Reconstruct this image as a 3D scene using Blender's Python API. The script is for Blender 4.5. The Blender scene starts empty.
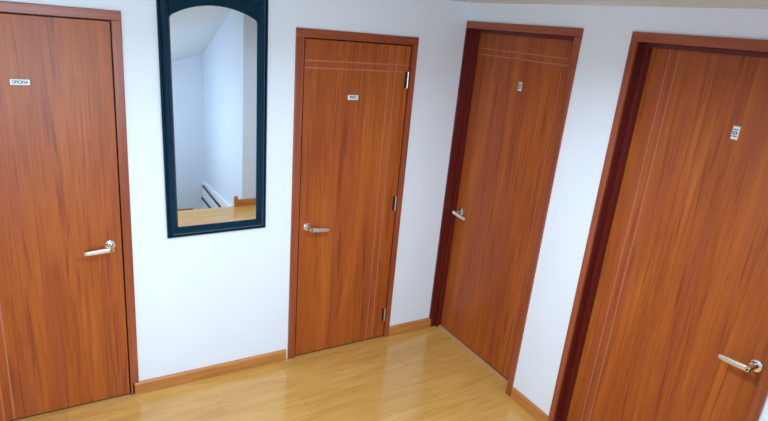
import bpy, bmesh, math
from mathutils import Vector, Matrix

SC = bpy.context.scene
COL = SC.collection

# ------------------------------------------------------------------ camera, light, exposure
CAM_POS = (-2.3257, -2.9720, 2.1303)
YAW, PITCH, ROLL, FOCAL_PX = 0.55209, -0.31990, 0.09274, 556.24


def make_camera():
    cd = bpy.data.cameras.new('camera')
    co = bpy.data.objects.new('camera', cd)
    COL.objects.link(co)
    cy, sy, cp, sp = math.cos(YAW), math.sin(YAW), math.cos(PITCH), math.sin(PITCH)
    fwd = Vector((sy * cp, cy * cp, sp))
    r = Vector((cy, -sy, 0))
    u = r.cross(fwd)
    r2 = r * math.cos(ROLL) + u * math.sin(ROLL)
    u2 = -r * math.sin(ROLL) + u * math.cos(ROLL)
    m = Matrix((r2, u2, -fwd)).transposed().to_4x4()
    m.translation = Vector(CAM_POS)
    co.matrix_world = m
    cd.sensor_width = 36.0
    cd.lens = 36.0 * FOCAL_PX / 768.0
    cd.clip_start = 0.02
    SC.camera = co


def area(name, loc, rot, sx, sy, power, color, spread=180):
    ld = bpy.data.lights.new(name, 'AREA')
    ld.shape = 'RECTANGLE'
    ld.size, ld.size_y = sx, sy
    ld.energy = power
    ld.color = color
    ld.spread = math.radians(spread)
    lo = bpy.data.objects.new(name, ld)
    lo.location = loc
    lo.rotation_euler = rot
    COL.objects.link(lo)
    return lo


make_camera()
w = bpy.data.worlds.new('world')
SC.world = w
w.use_nodes = True
w.node_tree.nodes['Background'].inputs[0].default_value = (0.75, 0.87, 1.0, 1)
w.node_tree.nodes['Background'].inputs[1].default_value = 0.02
# flat ceiling lamp in the hallway, plus two added fill lights: behind the photographer and in the stairwell
area('ceiling_lamp_light', (-1.36, -1.65, 2.285), (0, 0, 0), 0.32, 0.32, 37, (0.655, 0.845, 1.0), spread=161)
area('window_fill_light', (-2.50, -3.07, 1.45), (math.radians(80), 0, 0), 0.96, 0.8, 34, (0.62, 0.835, 1.0), spread=135)
area('stairwell_fill_light', (-1.88, -3.85, 0.75), (0, math.radians(-90), 0), 1.1, 0.9, 12.5, (0.68, 0.83, 1.0))

vs = SC.view_settings
SC.display_settings.display_device = 'sRGB'
vs.view_transform = 'Standard'
vs.look = 'None'
vs.exposure = 0.0
vs.gamma = 1.0
vs.use_curve_mapping = False


# ------------------------------------------------------------------ materials
def new_mat(name):
    m = bpy.data.materials.new(name)
    m.use_nodes = True
    nt = m.node_tree
    return m, nt, nt.nodes['Principled BSDF']


def plain(name, col, rough=0.5, metal=0.0, bump=0.0, bscale=200, var=0.0, spec=0.5):
    m, nt, b = new_mat(name)
    b.inputs['Base Color'].default_value = (*col, 1)
    b.inputs['Roughness'].default_value = rough
    b.inputs['Metallic'].default_value = metal
    b.inputs['Specular IOR Level'].default_value = spec
    tc = nt.nodes.new('ShaderNodeTexCoord')
    n = nt.nodes.new('ShaderNodeTexNoise')
    n.inputs['Scale'].default_value = bscale
    n.inputs['Detail'].default_value = 3
    nt.links.new(tc.outputs['Object'], n.inputs['Vector'])
    if bump:
        bp = nt.nodes.new('ShaderNodeBump')
        bp.inputs['Strength'].default_value = bump
        bp.inputs['Distance'].default_value = 0.002
        nt.links.new(n.outputs['Fac'], bp.inputs['Height'])
        nt.links.new(bp.outputs['Normal'], b.inputs['Normal'])
    if var:
        n2 = nt.nodes.new('ShaderNodeTexNoise')
        n2.inputs['Scale'].default_value = 3.0
        n2.inputs['Detail'].default_value = 4
        nt.links.new(tc.outputs['Object'], n2.inputs['Vector'])
        r = nt.nodes.new('ShaderNodeValToRGB')
        r.color_ramp.elements[0].position = 0.3
        r.color_ramp.elements[1].position = 0.7
        r.color_ramp.elements[0].color = (*[c * (1 - var) for c in col], 1)
        r.color_ramp.elements[1].color = (*[min(1, c * (1 + var)) for c in col], 1)
        nt.links.new(n2.outputs['Fac'], r.inputs['Fac'])
        nt.links.new(r.outputs['Color'], b.inputs['Base Color'])
    return m


def wood(name, ramp, scale, fine, rough=0.35, seams=None, rnd=True, spec=0.5, coat=0.0, streak=None):
    """ramp: list of (pos, colour); scale: stretch of the broad figure; fine: stretch of the thin pores"""
    m, nt, b = new_mat(name)
    tc = nt.nodes.new('ShaderNodeTexCoord')
    oi = nt.nodes.new('ShaderNodeObjectInfo')
    add = nt.nodes.new('ShaderNodeVectorMath')
    add.operation = 'ADD'
    sc = nt.nodes.new('ShaderNodeVectorMath')
    sc.operation = 'SCALE'
    sc.inputs[0].default_value = (3.7, 5.1, 7.3)
    nt.links.new(oi.outputs['Random'], sc.inputs['Scale'])
    nt.links.new(tc.outputs['Object'], add.inputs[0])
    if rnd:
        nt.links.new(sc.outputs['Vector'], add.inputs[1])
    mp = nt.nodes.new('ShaderNodeMapping')
    mp.inputs['Scale'].default_value = scale
    nt.links.new(add.outputs['Vector'], mp.inputs['Vector'])
    n1 = nt.nodes.new('ShaderNodeTexNoise')
    n1.inputs['Scale'].default_value = 1.0
    n1.inputs['Detail'].default_value = 5
    n1.inputs['Roughness'].default_value = 0.6
    n1.inputs['Distortion'].default_value = 0.9
    nt.links.new(mp.outputs['Vector'], n1.inputs['Vector'])
    mp2 = nt.nodes.new('ShaderNodeMapping')
    mp2.inputs['Scale'].default_value = fine
    nt.links.new(add.outputs['Vector'], mp2.inputs['Vector'])
    n2 = nt.nodes.new('ShaderNodeTexNoise')
    n2.inputs['Scale'].default_value = 1.0
    n2.inputs['Detail'].default_value = 6
    n2.inputs['Roughness'].default_value = 0.65
    nt.links.new(mp2.outputs['Vector'], n2.inputs['Vector'])
    mix = nt.nodes.new('ShaderNodeMix')
    mix.data_type = 'FLOAT'
    mix.inputs[0].default_value = 0.42
    nt.links.new(n1.outputs['Fac'], mix.inputs[2])
    nt.links.new(n2.outputs['Fac'], mix.inputs[3])
    r = nt.nodes.new('ShaderNodeValToRGB')
    els = r.color_ramp.elements
    while len(els) < len(ramp):
        els.new(0.5)
    for e, (p, c) in zip(els, ramp):
        e.position = p
        e.color = (*c, 1)
    nt.links.new(mix.outputs[0], r.inputs['Fac'])
    out = r.outputs['Color']
    for (ssc, lo, hi, amt, scol, sdist) in (streak or []):
        mp4 = nt.nodes.new('ShaderNodeMapping')
        mp4.inputs['Scale'].default_value = ssc
        mp4.inputs['Location'].default_value = (ssc[0] * 0.31, ssc[1] * 0.17, ssc[2] * 0.7)
        nt.links.new(add.outputs['Vector'], mp4.inputs['Vector'])
        n4 = nt.nodes.new('ShaderNodeTexNoise')
        n4.inputs['Scale'].default_value = 1.0
        n4.inputs['Detail'].default_value = 4
        n4.inputs['Roughness'].default_value = 0.55
        n4.inputs['Distortion'].default_value = sdist
        nt.links.new(mp4.outputs['Vector'], n4.inputs['Vector'])
        mr = nt.nodes.new('ShaderNodeMapRange')
        mr.inputs['From Min'].default_value = lo
        mr.inputs['From Max'].default_value = hi
        mr.inputs['To Max'].default_value = amt
        nt.links.new(n4.outputs['Fac'], mr.inputs['Value'])
        mx = nt.nodes.new('ShaderNodeMix')
        mx.data_type = 'RGBA'
        nt.links.new(mr.outputs['Result'], mx.inputs[0])
        nt.links.new(out, mx.inputs[6])
        mx.inputs[7].default_value = (*scol, 1)
        out = mx.outputs[2]
    if seams:
        br = nt.nodes.new('ShaderNodeTexBrick')
        br.offset = 0.37
        br.inputs['Color1'].default_value = (1, 1, 1, 1)
        br.inputs['Color2'].default_value = (0.90, 0.88, 0.86, 1)
        br.inputs['Mortar'].default_value = (0.66, 0.58, 0.5, 1)
        br.inputs['Scale'].default_value = 1.0
        br.inputs['Mortar Size'].default_value = 0.0012
        br.inputs['Mortar Smooth'].default_value = 0.2
        br.inputs['Brick Width'].default_value = seams[0]
        br.inputs['Row Height'].default_value = seams[1]
        mp3 = nt.nodes.new('ShaderNodeMapping')
        mp3.inputs['Rotation'].default_value = (0, 0, seams[2])
        nt.links.new(tc.outputs['Object'], mp3.inputs['Vector'])
        nt.links.new(mp3.outputs['Vector'], br.inputs['Vector'])
        mu = nt.nodes.new('ShaderNodeMix')
        mu.data_type = 'RGBA'
        mu.blend_type = 'MULTIPLY'
        mu.inputs[0].default_value = 1.0
        nt.links.new(out, mu.inputs[6])
        nt.links.new(br.outputs['Color'], mu.inputs[7])
        out = mu.outputs[2]
    nt.links.new(out, b.inputs['Base Color'])
    b.inputs['Roughness'].default_value = rough
    b.inputs['Specular IOR Level'].default_value = spec
    b.inputs['Coat Weight'].default_value = coat
    b.inputs['Coat Roughness'].default_value = 0.25
    bp = nt.nodes.new('ShaderNodeBump')
    bp.inputs['Strength'].default_value = 0.08
    bp.inputs['Distance'].default_value = 0.001
    nt.links.new(n2.outputs['Fac'], bp.inputs['Height'])
    nt.links.new(bp.outputs['Normal'], b.inputs['Normal'])
    return m


DOOR_RAMP = [(0.30, (0.259, 0.046, 0.0052)), (0.44, (0.363, 0.074, 0.0084)), (0.56, (0.434, 0.101, 0.0129)),
             (0.70, (0.518, 0.138, 0.0217))]
FRAME_RAMP = [(0.30, (0.188, 0.032, 0.0092)), (0.46, (0.291, 0.059, 0.0184)), (0.58, (0.366, 0.085, 0.0292)),
              (0.72, (0.441, 0.115, 0.0429))]
FLOOR_RAMP = [(0.30, (0.529, 0.247, 0.0518)), (0.45, (0.674, 0.345, 0.0846)), (0.56, (0.741, 0.401, 0.1081)),
              (0.72, (0.818, 0.470, 0.1425))]
BASE_RAMP = [(0.30, (0.352, 0.113, 0.0219)), (0.50, (0.522, 0.196, 0.0449)), (0.70, (0.652, 0.285, 0.0848))]
M_LEAF = wood('door_veneer', DOOR_RAMP, (7, 7, 0.8), (70, 70, 2.6), 0.42, spec=0.42,
              streak=[((9, 9, 0.75), 0.48, 0.62, 0.60, (0.33, 0.062, 0.018), 0.8), ((34, 34, 1.1), 0.53, 0.68, 0.75, (0.20, 0.030, 0.008), 1.8)])
M_GROOVE = plain('pale_groove', (0.50, 0.155, 0.080), 0.5)
JAMB_SHADE_RAMP = [(0.30, (0.066, 0.003, 0.0032)), (0.50, (0.116, 0.008, 0.0056)), (0.70, (0.176, 0.019, 0.0096))]
M_JAMB_SHADE = wood('shaded_jamb_wood', JAMB_SHADE_RAMP, (20, 20, 0.9), (110, 110, 3), 0.35)  # reddish wood, with the shade of recesses and gaps put into its colour
M_FRV = wood('frame_wood_upright', FRAME_RAMP, (20, 20, 0.9), (110, 110, 3), 0.32)
M_FRHX = wood('frame_wood_level_x', FRAME_RAMP, (0.9, 20, 20), (3, 110, 110), 0.32)
M_FRHY = wood('frame_wood_level_y', FRAME_RAMP, (20, 0.9, 20), (110, 3, 110), 0.32)
M_FLOOR = wood('honey_laminate', FLOOR_RAMP, (1.3, 9, 9), (4, 60, 60), 0.16, seams=(1.2, 0.19, 0.0), rnd=False, spec=0.8)
M_SILL = wood('pale_sill_wood', [(0.3, (0.50, 0.25, 0.11)), (0.7, (0.66, 0.38, 0.2))], (20, 1.5, 20), (100, 5, 100), 0.4)
M_BASEX = wood('baseboard_wood_x', BASE_RAMP, (1.5, 20, 20), (5, 100, 100), 0.38)
M_BASEY = wood('baseboard_wood_y', BASE_RAMP, (20, 1.5, 20), (100, 5, 100), 0.38)
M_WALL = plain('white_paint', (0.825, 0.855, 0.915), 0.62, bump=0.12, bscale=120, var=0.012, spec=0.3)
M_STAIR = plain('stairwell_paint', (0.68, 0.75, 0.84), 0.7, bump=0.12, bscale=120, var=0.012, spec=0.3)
M_CEIL = plain('ceiling_paint', (0.72, 0.77, 0.80), 0.8, bump=0.1, bscale=90)
M_CHROME = plain('polished_chrome', (0.80, 0.82, 0.84), 0.15, 1.0)
M_SATIN = plain('satin_nickel', (0.74, 0.73, 0.71), 0.36, 0.85)
M_STEEL = plain('satin_steel', (0.72, 0.71, 0.69), 0.32, 1.0)
M_DARK = plain('dark_slot', (0.012, 0.010, 0.010), 0.6)
M_PLATE = plain('white_plate', (0.78, 0.82, 0.84), 0.35)
M_INK = plain('teal_ink', (0.015, 0.085, 0.12), 0.5)
M_BLACK = plain('blue_black_lacquer', (0.004, 0.020, 0.036), 0.13, bump=0.05, bscale=60, spec=0.5)
M_BLACK.node_tree.nodes['Principled BSDF'].inputs['Specular Tint'].default_value = (0.22, 0.60, 1.0, 1)
M_MIRROR = plain('mirror_glass', (0.90, 0.93, 0.95), 0.0, 1.0)
M_WHITE = plain('white_gloss_paint', (0.93, 0.95, 0.97), 0.3)
M_RAILDARK = plain('dark_rail_paint', (0.03, 0.03, 0.035), 0.4)
M_NOSING = plain('red_brown_nosing', (0.17, 0.035, 0.022), 0.4, var=0.2)
M_LAMP, _nt, _b = new_mat('lamp_diffuser')
_b.inputs['Base Color'].default_value = (0.9, 0.9, 0.9, 1)
_b.inputs['Emission Color'].default_value = (0.90, 0.96, 1.0, 1)
_b.inputs['Emission Strength'].default_value = 2.0


# ------------------------------------------------------------------ geometry helpers
def obj(name, bm, mats, parent=None, loc=(0, 0, 0), smooth=False):
    me = bpy.data.meshes.new(name)
    bmesh.ops.remove_doubles(bm, verts=bm.verts, dist=1e-6)
    bmesh.ops.recalc_face_normals(bm, faces=bm.faces)
    bm.to_mesh(me)
    bm.free()
    for m in (mats if isinstance(mats, (list, tuple)) else [mats]):
        me.materials.append(m)
    if smooth:
        for p in me.polygons:
            p.use_smooth = True
        me.set_sharp_from_angle(angle=math.radians(35))
    o = bpy.data.objects.new(name, me)
    COL.objects.link(o)
    o.location = loc
    if parent:
        o.parent = parent
    return o


def empty(name, loc, parent=None):
    o = bpy.data.objects.new(name, None)
    o.empty_display_size = 0.1
    o.location = loc
    COL.objects.link(o)
    if parent:
        o.parent = parent
    return o


def tag(o, label, cat, group=None, kind=None):
    o['label'] = label
    o['category'] = cat
    if group:
        o['group'] = group
    if kind:
        o['kind'] = kind
    return o


def box(bm, a, b, f=None, bev=0.0, mi=0):
    """axis-aligned box from corner a to corner b in (u,v,w) space, mapped by f"""
    t = bmesh.new()
    lo = [min(a[i], b[i]) for i in range(3)]
    hi = [max(a[i], b[i]) for i in range(3)]
    vv = [t.verts.new((x, y, z)) for x in (lo[0], hi[0]) for y in (lo[1], hi[1]) for z in (lo[2], hi[2])]
    for q in ((0, 1, 3, 2), (4, 6, 7, 5), (0, 4, 5, 1), (2, 3, 7, 6), (0, 2, 6, 4), (1, 5, 7, 3)):
        t.faces.new([vv[i] for i in q])
    if bev:
        bmesh.ops.bevel(t, geom=t.edges[:], offset=bev, segments=2, affect='EDGES', profile=0.6)
    merge(bm, t, f, mi)


def merge(bm, t, f=None, mi=0):
    mp = {}
    for v in t.verts:
        mp[v] = bm.verts.new(f(*v.co) if f else v.co)
    for fc in t.faces:
        try:
            nf = bm.faces.new([mp[v] for v in fc.verts])
            nf.material_index = mi
        except ValueError:
            pass
    t.free()


def lathe(bm, prof, axis_o, f=None, seg=32, mi=0):
    """profile of (radius, w) turned about the w axis through (u0, v0)"""
    t = bmesh.new()
    rings = []
    for r, ww in prof:
        rings.append([t.verts.new((axis_o[0] + r * math.cos(2 * math.pi * k / seg),
                                   axis_o[1] + r * math.sin(2 * math.pi * k / seg), ww)) for k in range(seg)])
    for i in range(len(rings) - 1):
        for k in range(seg):
            t.faces.new((rings[i][k], rings[i][(k + 1) % seg], rings[i + 1][(k + 1) % seg], rings[i + 1][k]))
    t.faces.new(rings[0])
    t.faces.new(rings[-1])
    merge(bm, t, f, mi)


def tube(bm, p, q, r, seg=16, f=None, mi=0):
    p, q = Vector(p), Vector(q)
    d = (q - p).normalized()
    a = d.orthogonal().normalized()
    b = d.cross(a)
    t = bmesh.new()
    rs = [[t.verts.new(c + a * r * math.cos(2 * math.pi * k / seg) + b * r * math.sin(2 * math.pi * k / seg))
           for k in range(seg)] for c in (p, q)]
    for k in range(seg):
        t.faces.new((rs[0][k], rs[0][(k + 1) % seg], rs[1][(k + 1) % seg], rs[1][k]))
    t.faces.new(rs[0])
    t.faces.new(rs[1])
    merge(bm, t, f, mi)


def prism(bm, pts, w0, w1, f=None, mi=0, bev=0.0):
    """polygon of (u,v) points extruded from w0 to w1"""
    t = bmesh.new()
    a = [t.verts.new((x, y, w0)) for x, y in pts]
    b = [t.verts.new((x, y, w1)) for x, y in pts]
    n = len(pts)
    t.faces.new(a)
    t.faces.new(b)
    for i in range(n):
        t.faces.new((a[i], a[(i + 1) % n], b[(i + 1) % n], b[i]))
    if bev:
        top = [e for e in t.edges if all(abs(v.co.z - w1) < 1e-6 for v in e.verts)]
        bmesh.ops.bevel(t, geom=top, offset=bev, segments=2, affect='EDGES')
    merge(bm, t, f, mi)


def lever_mesh(bm, stations, f):
    """rounded bar through stations (u, v, w, half height, half depth)"""
    t = bmesh.new()
    rings = []
    n = 16
    for (u, v, ww, hh, hd) in stations:
        ring = []
        for k in range(n):
            a = 2 * math.pi * k / n
            c, s = math.cos(a), math.sin(a)
            e = 0.45
            ring.append(t.verts.new((u, v + hh * math.copysign(abs(s) ** e, s), ww + hd * math.copysign(abs(c) ** e, c))))
        rings.append(ring)
    for i in range(len(rings) - 1):
        for k in range(n):
            t.faces.new((rings[i][k], rings[i][(k + 1) % n], rings[i + 1][(k + 1) % n], rings[i + 1][k]))
    t.faces.new(rings[0])
    t.faces.new(rings[-1])
    merge(bm, t, f)


def text_bm(body, size, f, depth=0.0006, stretch=1.0):
    cu = bpy.data.curves.new('lettering', 'FONT')
    cu.body = body
    cu.size = size
    cu.align_x = 'CENTER'
    cu.align_y = 'CENTER'
    cu.extrude = depth
    cu.offset = size * 0.028
    to = bpy.data.objects.new('lettering', cu)
    COL.objects.link(to)
    dg = bpy.context.evaluated_depsgraph_get()
    me = bpy.data.meshes.new_from_object(to.evaluated_get(dg))
    t = bmesh.new()
    t.from_mesh(me)
    for v in t.verts:
        v.co.x *= stretch
    bpy.data.objects.remove(to)
    bpy.data.curves.remove(cu)
    bpy.data.meshes.remove(me)
    bm = bmesh.new()
    merge(bm, t, f)
    return bm


# ------------------------------------------------------------------ the setting
CEIL = 2.312
T = 0.16          # wall thickness
LEFT = -3.6
SW_L, SW_R, SW_Y, EDGE = -1.92, -0.52, -5.0, -3.13     # stairwell
HOLES_BACK = [(-2.835, -2.052, 2.055), (-1.130, -0.385, 2.050)]      # x0, x1, top
HOLES_RIGHT = [(-0.905, -0.003, 2.178), (-2.160, -1.255, 2.178)]     # y0, y1, top

bm = bmesh.new()
xs = LEFT - T
for x0, x1, zt in HOLES_BACK:
    box(bm, (xs, 0, 0), (x0, T, CEIL))
    box(bm, (x0, 0, zt), (x1, T, CEIL))
    xs = x1
box(bm, (xs, 0, 0), (T, T, CEIL))
tag(obj('wall_back', bm, M_WALL), 'white wall carrying the black framed mirror between two doors', 'wall', kind='structure')

bm = bmesh.new()
ys = EDGE
for y0, y1, zt in sorted(HOLES_RIGHT):
    box(bm, (0, ys, 0), (T, y0, CEIL))
    box(bm, (0, y0, zt), (T, y1, CEIL))
    ys = y1
box(bm, (0, ys, 0), (T, 0, CEIL))
tag(obj('wall_right', bm, M_WALL), 'white wall with two deeply recessed doors', 'wall', kind='structure')

bm = bmesh.new()
box(bm, (LEFT - T, EDGE - T, 0), (LEFT, 0, CEIL))
tag(obj('wall_left', bm, M_WALL), 'white wall at the left end of the hallway', 'wall', kind='structure')

# block that closes the hallway beside the stairwell; its side is the stairwell wall
bm = bmesh.new()
box(bm, (SW_R, SW_Y, -2.6), (T, EDGE, 2.62))
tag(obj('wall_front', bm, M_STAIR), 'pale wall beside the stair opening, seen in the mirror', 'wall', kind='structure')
bm = bmesh.new()
box(bm, (LEFT, EDGE - T, 0), (SW_L, EDGE, CEIL))
tag(obj('wall_front', bm, M_WALL), 'white wall behind the photographer, left of the stair opening', 'wall', kind='structure')
bm = bmesh.new()
box(bm, (SW_L - T, SW_Y - T, -2.6), (T, SW_Y, 2.62))
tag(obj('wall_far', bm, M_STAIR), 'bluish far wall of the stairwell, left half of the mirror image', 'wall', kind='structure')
bm = bmesh.new()
box(bm, (SW_L - T, SW_Y, -2.6), (SW_L, EDGE - T, 2.62))
tag(obj('wall_stairwell', bm, M_WALL), 'white side wall of the stairwell', 'wall', kind='structure')

bm = bmesh.new()
box(bm, (LEFT - T, EDGE - T, CEIL), (T, T, CEIL + 0.1))
tag(obj('ceiling', bm, M_CEIL), 'low flat white ceiling above the doors', 'ceiling', kind='structure')

# sloping stairwell ceiling: plane through three points
SA, SX, SY = 1.555, 0.31, 0.42


def slope(x, y):
    return SA + SX * (x - SW_R) + SY * (y - SW_Y)


bm = bmesh.new()
t = bmesh.new()
vv = [t.verts.new((x, y, slope(x, y) + dz)) for x in (SW_L, SW_R) for y in (SW_Y, EDGE) for dz in (0, 0.12)]
for q in ((0, 1, 3, 2), (4, 6, 7, 5), (0, 4, 5, 1), (2, 3, 7, 6), (0, 2, 6, 4), (1, 5, 7, 3)):
    t.faces.new([vv[i] for i in q])
merge(bm, t)
tag(obj('ceiling_slope', bm, M_CEIL), 'sloping grey-white ceiling over the stairwell, top of the mirror image', 'ceiling', kind='structure')

bm = bmesh.new()
box(bm, (LEFT - T, EDGE, -0.15), (T, T, 0))
tag(obj('floor', bm, M_FLOOR), 'glossy honey coloured wood laminate floor', 'floor', kind='structure')

bm = bmesh.new()
box(bm, (SW_L, EDGE - 0.035, -0.03), (-1.07, EDGE, 0.006), bev=0.004)
tag(obj('trim_1', bm, M_NOSING), 'dark red-brown nosing strip along the top stair edge', 'trim', kind='structure')


def base_x(x0, x1, y, d, label, h=0.076, th=0.018, name='baseboard_back'):
    bm = bmesh.new()
    prof = [(0, 0), (th, 0), (th, h - 0.008), (th - 0.005, h), (0, h)]
    prism(bm, [(a, b) for a, b in prof], x0, x1, f=lambda a, b, c: (c, y + d * a, b))
    return tag(obj(name, bm, M_BASEX), label, 'baseboard', kind='structure')


base_x(-2.058, -1.150, 0, -1, 'wooden baseboard under the mirror between two doors')
base_x(-0.366, -0.001, 0, -1, 'short wooden baseboard at the back corner')
base_x(SW_R - 0.055, -0.001, EDGE, 1, 'wooden baseboard seen in the mirror beside the stairs', h=0.08, name='baseboard_front')
bm = bmesh.new()
for y0, y1 in ((-1.232, -0.926),):
    prof = [(0, 0), (0.018, 0), (0.018, 0.068), (0.013, 0.076), (0, 0.076)]
    prism(bm, prof, y0, y1, f=lambda a, b, c: (-a, c, b))
tag(obj('baseboard_right', bm, M_BASEY), 'wooden baseboard between the two recessed doors', 'baseboard', kind='structure')
bm = bmesh.new()
prof = [(0, 0), (0.018, 0), (0.018, 0.068), (0.013, 0.076), (0, 0.076)]
prism(bm, prof, EDGE + 0.019, -2.19, f=lambda a, b, c: (-a, c, b))
tag(obj('baseboard_right', bm, M_BASEY), 'wooden baseboard right of the nearest recessed door', 'baseboard', kind='structure')

# stair flight going down from the hallway floor
bm = bmesh.new()
for k in range(1, 8):
    y1 = EDGE - 0.26 * (k - 1)
    box(bm, (SW_L, y1 - 0.26 if k < 7 else SW_Y, -2.6), (SW_R, y1, -0.18 * k))
tag(obj('stair_flight', bm, M_FLOOR), 'wooden stair flight dropping away behind the hallway floor edge', 'stairs', kind='structure')


# ------------------------------------------------------------------ doors
def door(idx, root_loc, fmap, label, W, H, cw, leafw, handle_u, handle_v, hdir, gr_u, gr_v, sign, recessed, hinges=(),
         cw_r=None, frh=None, warp=None, notch=None, ch=None):
    # u along the wall from the left edge of the frame, v up, w out of the wall
    """u along the wall from the left edge of the frame, v up, w out of the wall into the room"""
    cwr = cw_r or cw
    ch = ch or cw
    L = Vector(root_loc)

    def f(u, v, ww):
        if warp:
            u = u + warp(u, v)
        return Vector(fmap(u, v, ww)) - L
    root = empty('door_%d' % idx, root_loc)
    tag(root, label, 'door', kind='structure')
    # frame: casing boards, jambs and stops; two materials (upright, level)
    bm = bmesh.new()
    ct = 0.012
    if notch:      # the baseboard runs over the foot of the right casing board
        box(bm, (W - cwr, notch, -0.002), (W, H - ch, ct), f, bev=0.0025)
        box(bm, (W - cwr, 0, -0.002), (W - cwr + 0.010, notch, ct), f)
    else:
        box(bm, (W - cwr, 0, -0.002), (W, H - ch, ct), f, bev=0.0025)
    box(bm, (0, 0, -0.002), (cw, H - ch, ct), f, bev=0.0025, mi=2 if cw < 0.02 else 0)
    box(bm, (0, H - ch, -0.002), (W, H, ct), f, bev=0.0025, mi=1)
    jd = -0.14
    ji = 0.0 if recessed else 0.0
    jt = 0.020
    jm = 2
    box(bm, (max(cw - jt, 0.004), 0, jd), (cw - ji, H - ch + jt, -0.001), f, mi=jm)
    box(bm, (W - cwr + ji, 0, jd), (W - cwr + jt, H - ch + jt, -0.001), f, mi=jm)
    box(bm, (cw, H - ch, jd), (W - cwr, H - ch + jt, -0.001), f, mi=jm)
    if recessed:
        s0, s1, sw = -0.050, -0.083, 0.021
    else:
        s0, s1, sw = -0.040, -0.060, 0.014
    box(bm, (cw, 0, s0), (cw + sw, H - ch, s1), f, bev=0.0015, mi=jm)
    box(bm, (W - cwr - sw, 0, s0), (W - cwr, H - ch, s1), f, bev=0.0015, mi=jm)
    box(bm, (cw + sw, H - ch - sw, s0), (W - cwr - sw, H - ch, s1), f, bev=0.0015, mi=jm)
    obj('door_frame', bm, [M_FRV, frh, M_JAMB_SHADE], root)
    if not recessed:
        bm = bmesh.new()
        box(bm, (cw, 0.0005, leafw - 0.032), (W - cwr, 0.013, leafw - 0.012), f)  # made-up dark strip painting the shade in the gap under the leaf
        obj('gap_shade_strip', bm, M_DARK, root)
    if recessed:
        bm = bmesh.new()
        box(bm, (cw, 0.0, -0.062), (W - cwr, 0.014, -0.083), f, bev=0.003)
        th = obj('threshold', bm, M_SILL, root)
        th['label'] = 'pale wooden threshold strip'
    # leaf: panels parted by shallow routed grooves
    g = 0.0075 if not recessed else 0.003
    u0, u1 = cw + g, W - cwr - g
    v0, v1 = (0.014 if not recessed else 0.016), H - ch - g
    bm = bmesh.new()
    box(bm, (u0, v0, leafw - 0.034), (u1, v1, leafw - 0.0028), f, mi=1)
    gw = 0.0042
    cu = [u0] + sorted(gr_u) + [u1]
    cv = [v0] + sorted(gr_v) + [v1]
    for i in range(len(cu) - 1):
        for j in range(len(cv) - 1):
            a = cu[i] + (gw if i else 0)
            b = cu[i + 1] - (gw if i < len(cu) - 2 else 0)
            c = cv[j] + (gw if j else 0)
            d = cv[j + 1] - (gw if j < len(cv) - 2 else 0)
            box(bm, (a, c, leafw - 0.0035), (b, d, leafw), f, bev=0.0008)
    # edge banding covers the pale core at the rim
    box(bm, (u0 - 0.0006, v0, leafw - 0.034), (u0 + 0.001, v1, leafw - 0.001), f)
    box(bm, (u1 - 0.001, v0, leafw - 0.034), (u1 + 0.0006, v1, leafw - 0.001), f)
    box(bm, (u0, v1 - 0.001, leafw - 0.034), (u1, v1 + 0.0006, leafw - 0.001), f)
    box(bm, (u0, v0 - 0.0006, leafw - 0.034), (u1, v0 + 0.001, leafw - 0.001), f)
    obj('door_leaf', bm, [M_LEAF, M_GROOVE], root)
    # lever handle
    hx, hz = handle_u, handle_v
    hnd = empty('door_handle', f(hx, hz, leafw), root)
    hl = f(hx, hz, leafw)
    fh = lambda u, v, ww: f(u, v, ww) - hl
    hnd['label'] = 'chrome lever handle'
    bm = bmesh.new()
    lathe(bm, [(0.0265, leafw + 0.0002), (0.0268, leafw + 0.004), (0.0255, leafw + 0.0075), (0.022, leafw + 0.0092),
               (0.0135, leafw + 0.0100)], (hx, hz), fh, 40)
    obj('rose', bm, M_CHROME, hnd, smooth=True)
    bm = bmesh.new()
    lathe(bm, [(0.0125, leafw + 0.0095), (0.0112, leafw + 0.018), (0.0105, leafw + 0.058), (0.0115, leafw + 0.074),
               (0.0085, leafw + 0.0775)], (hx, hz), fh, 28)
    obj('neck', bm, M_CHROME, hnd, smooth=True)
    bm = bmesh.new()
    cw_ = leafw + 0.066
    st = [(-0.010, 0, cw_, 0.006, 0.005), (-0.008, 0, cw_, 0.0120, 0.0085), (0.02, 0, cw_, 0.0125, 0.0085),
          (0.06, -0.001, cw_ + 0.001, 0.0120, 0.0070), (0.105, -0.002, cw_ - 0.001, 0.0108, 0.0060),
          (0.119, -0.002, cw_ - 0.002, 0.0098, 0.0055), (0.122, -0.002, cw_ - 0.002, 0.005, 0.003)]
    lever_mesh(bm, [(hx + hdir * a, hz + b - 0.07 * max(0, a), c, d, e) for a, b, c, d, e in st], fh)
    obj('lever', bm, M_SATIN, hnd, smooth=True)
    bm = bmesh.new()
    lathe(bm, [(0.0046, leafw + 0.0773), (0.0046, leafw + 0.0785)], (hx, hz), fh, 16)
    obj('keyhole', bm, M_DARK, hnd)
    # hinges
    for hv in hinges:
        hu = W - cwr - 0.014
        ho = empty('hinge', f(hu, hv, leafw), root)
        hol = f(hu, hv, leafw)
        fo = lambda u, v, ww: f(u, v, ww) - hol
        ho['label'] = 'steel butt hinge'
        bm = bmesh.new()
        for k in range(5):
            a = hv - 0.05 + k * 0.02
            tube(bm, (hu, a + 0.0006, leafw + 0.006), (hu, a + 0.0194, leafw + 0.006), 0.0062, 14, fo)
        obj('knuckle', bm, M_STEEL, ho, smooth=True)
        bm = bmesh.new()
        box(bm, (hu - 0.020, hv - 0.05, leafw + 0.0002), (hu - 0.004, hv + 0.05, leafw + 0.0022), fo)
        obj('hinge_plate', bm, M_DARK, ho)
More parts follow.
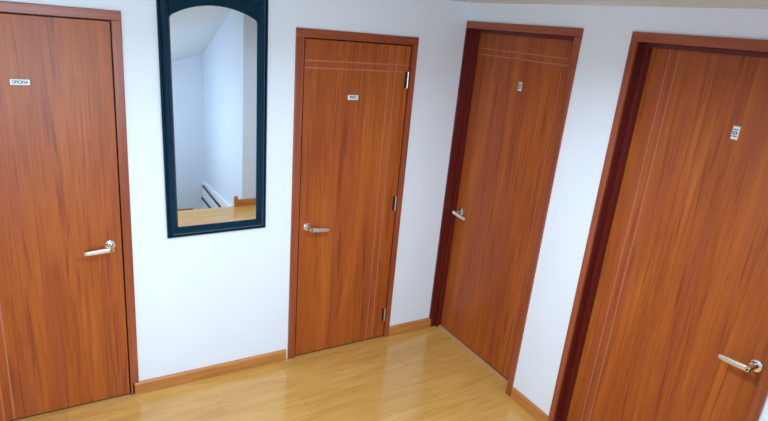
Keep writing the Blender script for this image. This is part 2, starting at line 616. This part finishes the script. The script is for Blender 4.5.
    # sign plate
    if sign:
        su, sv, sw_, sh_, body, size, rot, stretch = sign
        so = empty('door_sign', f(su, sv, leafw), root)
        sl = f(su, sv, leafw)
        fs = lambda u, v, ww: f(u, v, ww) - sl
        so['label'] = 'small white sign plate with teal lettering'
        bm = bmesh.new()
        box(bm, (su - sw_ / 2, sv - sh_ / 2, leafw + 0.0002), (su + sw_ / 2, sv + sh_ / 2, leafw + 0.003), fs, bev=0.0008)
        obj('plate', bm, M_PLATE, so)

        def ft(x, y, z):
            if rot:
                x, y = -y, x
            return fs(su + x, sv + y, leafw + 0.0036 + z)
        obj('lettering', text_bm(body, size, ft, stretch=stretch), M_INK, so)
    return root


def on_back(x0):
    return lambda u, v, ww: (x0 + u, -ww, v)


def on_right(y0):
    return lambda u, v, ww: (-ww, y0 - u, v)


X1 = -2.86
door(1, (X1, 0, 0), on_back(X1), 'wide wooden door left of the mirror', 2.86 - 2.027, 2.086, 0.043, 0.006,
     -2.130 - X1, 0.936, -1, [-2.628 - X1, -2.672 - X1], [],
     (-2.448 - X1, 1.752, 0.074, 0.024, 'OFICINA', 0.0195, False, 0.80), False, frh=M_FRHX,
     warp=lambda u, v: 0.009 * (v - 1.04) / 1.04, notch=0.077)
X2 = -1.146
door(2, (X2, 0, 0), on_back(X2), 'wooden door right of the mirror with steel hinges showing', 1.146 - 0.366, 2.079, 0.047, 0.006,
     -1.042 - X2, 0.921, 1, [-0.553 - X2, -0.507 - X2], [1.911, 1.871],
     (-0.783 - X2, 1.711, 0.068, 0.028, 'WC', 0.024, False, 1.15), False, hinges=(1.824, 1.02, 0.187), cw_r=0.038, frh=M_FRHX,
     warp=lambda u, v: (-0.012 * (v - 1.04) / 1.04) * max(0, 1 - u / 0.78))
Y3 = -0.002
door(3, (0, Y3, 0), on_right(Y3), 'recessed wooden door in the far corner', 0.922, 2.204, 0.014, -0.085,
     0.090, 0.945, 1, [0.752, 0.796], [2.047, 2.011],
     (0.462, 1.858, 0.028, 0.052, '102', 0.025, True, 1.0), True, frh=M_FRHY, cw_r=0.040, ch=0.042,
     warp=lambda u, v: (0.010 * (v - 1.0) / 1.1) * (u / 0.92))
Y4 = -1.226
door(4, (0, Y4, 0), on_right(Y4), 'recessed wooden door nearest the camera, cut by the right picture edge', 0.958, 2.204, 0.034, -0.085,
     0.860, 0.942, -1, [0.143, 0.188], [],
     (0.518, 1.840, 0.028, 0.054, '101', 0.027, True, 1.0), True, frh=M_FRHY, ch=0.042, cw_r=0.038)

# ------------------------------------------------------------------ mirror
MX0, MX1, MZ0, MZ1 = -1.852, -1.307, 0.944, 2.228
GX0, GX1, GZ0, GSP, GAP = -1.788, -1.368, 1.005, 2.092, 2.148     # glass: sides, bottom, arch spring, arch top
mroot = empty('wall_mirror', ((MX0 + MX1) / 2, -0.001, MZ0))
tag(mroot, 'tall black framed mirror with arched glass hanging between two doors', 'mirror')
mroot.rotation_euler = (0, math.radians(-0.55), 0)
ML = Vector(mroot.location)


def fm(u, v, ww):
    return Vector((u, -ww, v)) - ML


GC = (GX0 + GX1) / 2
hw = (GX1 - GX0) / 2
sag = GAP - GSP
RAD = (hw * hw + sag * sag) / (2 * sag)


def arch(n=28, ex=0.0):
    """points along the arch from left to right; ex widens the opening"""
    a0 = math.asin(hw / RAD)
    r = RAD + ex
    return [(GC + r * math.sin(a), GAP - RAD + r * math.cos(a)) for a in [-a0 + 2 * a0 * k / n for k in range(n + 1)]]


bm = bmesh.new()
fw = 0.050


def rail(bm, p, q, n, prof):
    """moulded rail with mitred ends; p,q outer corners, n inward direction, prof = (inset, w)"""
    t = bmesh.new()
    d = (Vector(q) - Vector(p)).normalized()
    rows = []
    for (s, ww) in prof:
        a = Vector(p) + Vector(n) * s + d * s
        b = Vector(q) + Vector(n) * s - d * s
        rows.append((t.verts.new((a.x, a.y, ww)), t.verts.new((b.x, b.y, ww))))
    for i in range(len(rows) - 1):
        t.faces.new((rows[i][0], rows[i][1], rows[i + 1][1], rows[i + 1][0]))
    merge(bm, t, fm)


PROF = [(0.0, 0.0), (0.0, 0.016), (0.004, 0.021), (0.009, 0.021), (0.011, 0.016), (0.014, 0.020), (0.022, 0.033), (0.031, 0.038),
        (0.039, 0.035), (0.044, 0.027), (0.048, 0.026), (0.052, 0.020), (0.057, 0.012), (0.057, 0.0)]
c = [(MX0, MZ0), (MX1, MZ0), (MX1, MZ1), (MX0, MZ1)]
for i, n in enumerate(((0, 1), (-1, 0), (0, -1), (1, 0))):
    rail(bm, c[i] + (0,), c[(i + 1) % 4] + (0,), n + (0,), PROF)
obj('mirror_frame', bm, M_BLACK, mroot, smooth=True)
# spandrel board with the arch cut out, and a raised bead along the arch
bm = bmesh.new()
ap = arch()
top = MZ1 - 0.050
left, right = MX0 + 0.050, MX1 - 0.050
t = bmesh.new()
for ww in (0.010, 0.016):
    for k in range(len(ap) - 1):
        t.faces.new([t.verts.new((x, y, ww)) for x, y in (ap[k], ap[k + 1], (ap[k + 1][0], top), (ap[k][0], top))])
    t.faces.new([t.verts.new((x, y, ww)) for x, y in ((left, GSP - 0.02), ap[0], (ap[0][0], top), (left, top))])
    t.faces.new([t.verts.new((x, y, ww)) for x, y in (ap[-1], (right, GSP - 0.02), (right, top), (ap[-1][0], top))])
for k in range(len(ap) - 1):
    t.faces.new([t.verts.new((*ap[k], 0.010)), t.verts.new((*ap[k + 1], 0.010)), t.verts.new((*ap[k + 1], 0.016)), t.verts.new((*ap[k], 0.016))])
merge(bm, t, fm)
obj('spandrel_panel', bm, M_BLACK, mroot)
bm = bmesh.new()
t = bmesh.new()
pr = [(0.0, 0.0165), (0.0015, 0.0195), (0.0045, 0.0200), (0.007, 0.0185), (0.0085, 0.0155)]
outs = [arch(ex=s) for s, _ in pr]
rows = [[t.verts.new((x, y, ww)) for x, y in a] for a, (_, ww) in zip(outs, pr)]
for i in range(len(rows) - 1):
    for k in range(len(rows[0]) - 1):
        t.faces.new((rows[i][k], rows[i][k + 1], rows[i + 1][k + 1], rows[i + 1][k]))
merge(bm, t, fm)
obj('arch_bead', bm, M_BLACK, mroot, smooth=True)
bm = bmesh.new()
box(bm, (MX0 + 0.03, MZ0 + 0.03, 0.002), (MX1 - 0.03, MZ1 - 0.03, 0.009), fm)
obj('mirror_glass', bm, M_MIRROR, mroot)

# ------------------------------------------------------------------ stair rail seen in the mirror
rail_root = empty('stair_railing', (SW_R - 0.03, EDGE - 0.5, -0.9))
tag(rail_root, 'white stair railing with dark rails seen in the mirror', 'railing')
RL = Vector(rail_root.location)
bm = bmesh.new()
prism(bm, [(SW_Y + 0.01, -1.6), (SW_Y + 0.01, -0.225), (-3.55, -0.145), (-3.45, -1.6)], SW_R - 0.004, SW_R - 0.030,
      f=lambda a, b, c_: Vector((c_, a, b)) - RL)
obj('panel', bm, M_WHITE, rail_root)
for (ya, za, yb, zb) in ((-4.90, -0.275, -3.95, -0.285), (-4.96, -0.475, -4.50, -0.475)):
    bm = bmesh.new()
    tube(bm, Vector((SW_R - 0.045, ya, za)) - RL, Vector((SW_R - 0.045, yb, zb)) - RL, 0.014)
    obj('rail', bm, M_RAILDARK, rail_root, smooth=True)

# wooden end block of the baseboard at the stair corner
bm = bmesh.new()
box(bm, (SW_R - 0.098, EDGE + 0.001, 0.0), (SW_R - 0.058, EDGE + 0.04, 0.125), bev=0.004)
tag(obj('trim_2', bm, M_BASEY), 'small wooden end block at the stair corner, seen in the mirror', 'trim', kind='structure')

# ------------------------------------------------------------------ unseen windows added to carry the two fill lights
M_PANE, _nt, _b = new_mat('fill_glow_pane')
_b.inputs['Base Color'].default_value = (0.8, 0.85, 0.9, 1)
_b.inputs['Emission Color'].default_value = (0.64, 0.84, 1.0, 1)
_b.inputs['Emission Strength'].default_value = 2.0  # pane glow added to go with the fill lights


def window(name, x0, x1, z0, z1, y, label, side=False):
    root = empty(name, (y, (x0 + x1) / 2, z0) if side else ((x0 + x1) / 2, y, z0))
    tag(root, label, 'window', kind='structure')
    wl = Vector(root.location)
    fw_ = (lambda a, b, c_: Vector((y + c_, a, b)) - wl) if side else (lambda a, b, c_: Vector((a, y + c_, b)) - wl)
    bm = bmesh.new()
    k = 0.04
    box(bm, (x0 - k, z0 - k, 0.001), (x0, z1 + k, 0.03), fw_, bev=0.003)
    box(bm, (x1, z0 - k, 0.001), (x1 + k, z1 + k, 0.03), fw_, bev=0.003)
    box(bm, (x0, z1, 0.001), (x1, z1 + k, 0.03), fw_, bev=0.003)
    box(bm, (x0, z0 - k, 0.001), (x1, z0, 0.03), fw_, bev=0.003)
    obj('fill_window_frame', bm, M_WHITE, root)
    bm = bmesh.new()
    box(bm, (x0, z0, 0.004), (x1, z1, 0.010), fw_)
    obj('pane', bm, M_PANE, root)


window('fill_window_1', -2.98, -2.02, 1.05, 1.85, EDGE, 'added glowing window for fill light, unseen behind the photographer')
window('fill_window_2', -4.30, -3.40, 0.20, 1.30, SW_L, 'added glowing window for fill light, unseen in the stairwell side wall', side=True)

# ------------------------------------------------------------------ ceiling lamp (above the picture)
lamp = empty('ceiling_lamp', (-1.36, -1.65, CEIL))
tag(lamp, 'flat square white ceiling lamp above the hallway, out of the picture', 'lamp')
bm = bmesh.new()
for a in (-1, 1):
    box(bm, (a * 0.19, -0.20, -0.022), (a * 0.17, 0.20, 0.0))
    box(bm, (-0.17, a * 0.20, -0.022), (0.17, a * 0.17, 0.0))
obj('lamp_rim', bm, M_WHITE, lamp)
bm = bmesh.new()
box(bm, (-0.17, -0.17, -0.020), (0.17, 0.17, -0.004))
obj('diffuser', bm, M_LAMP, lamp)
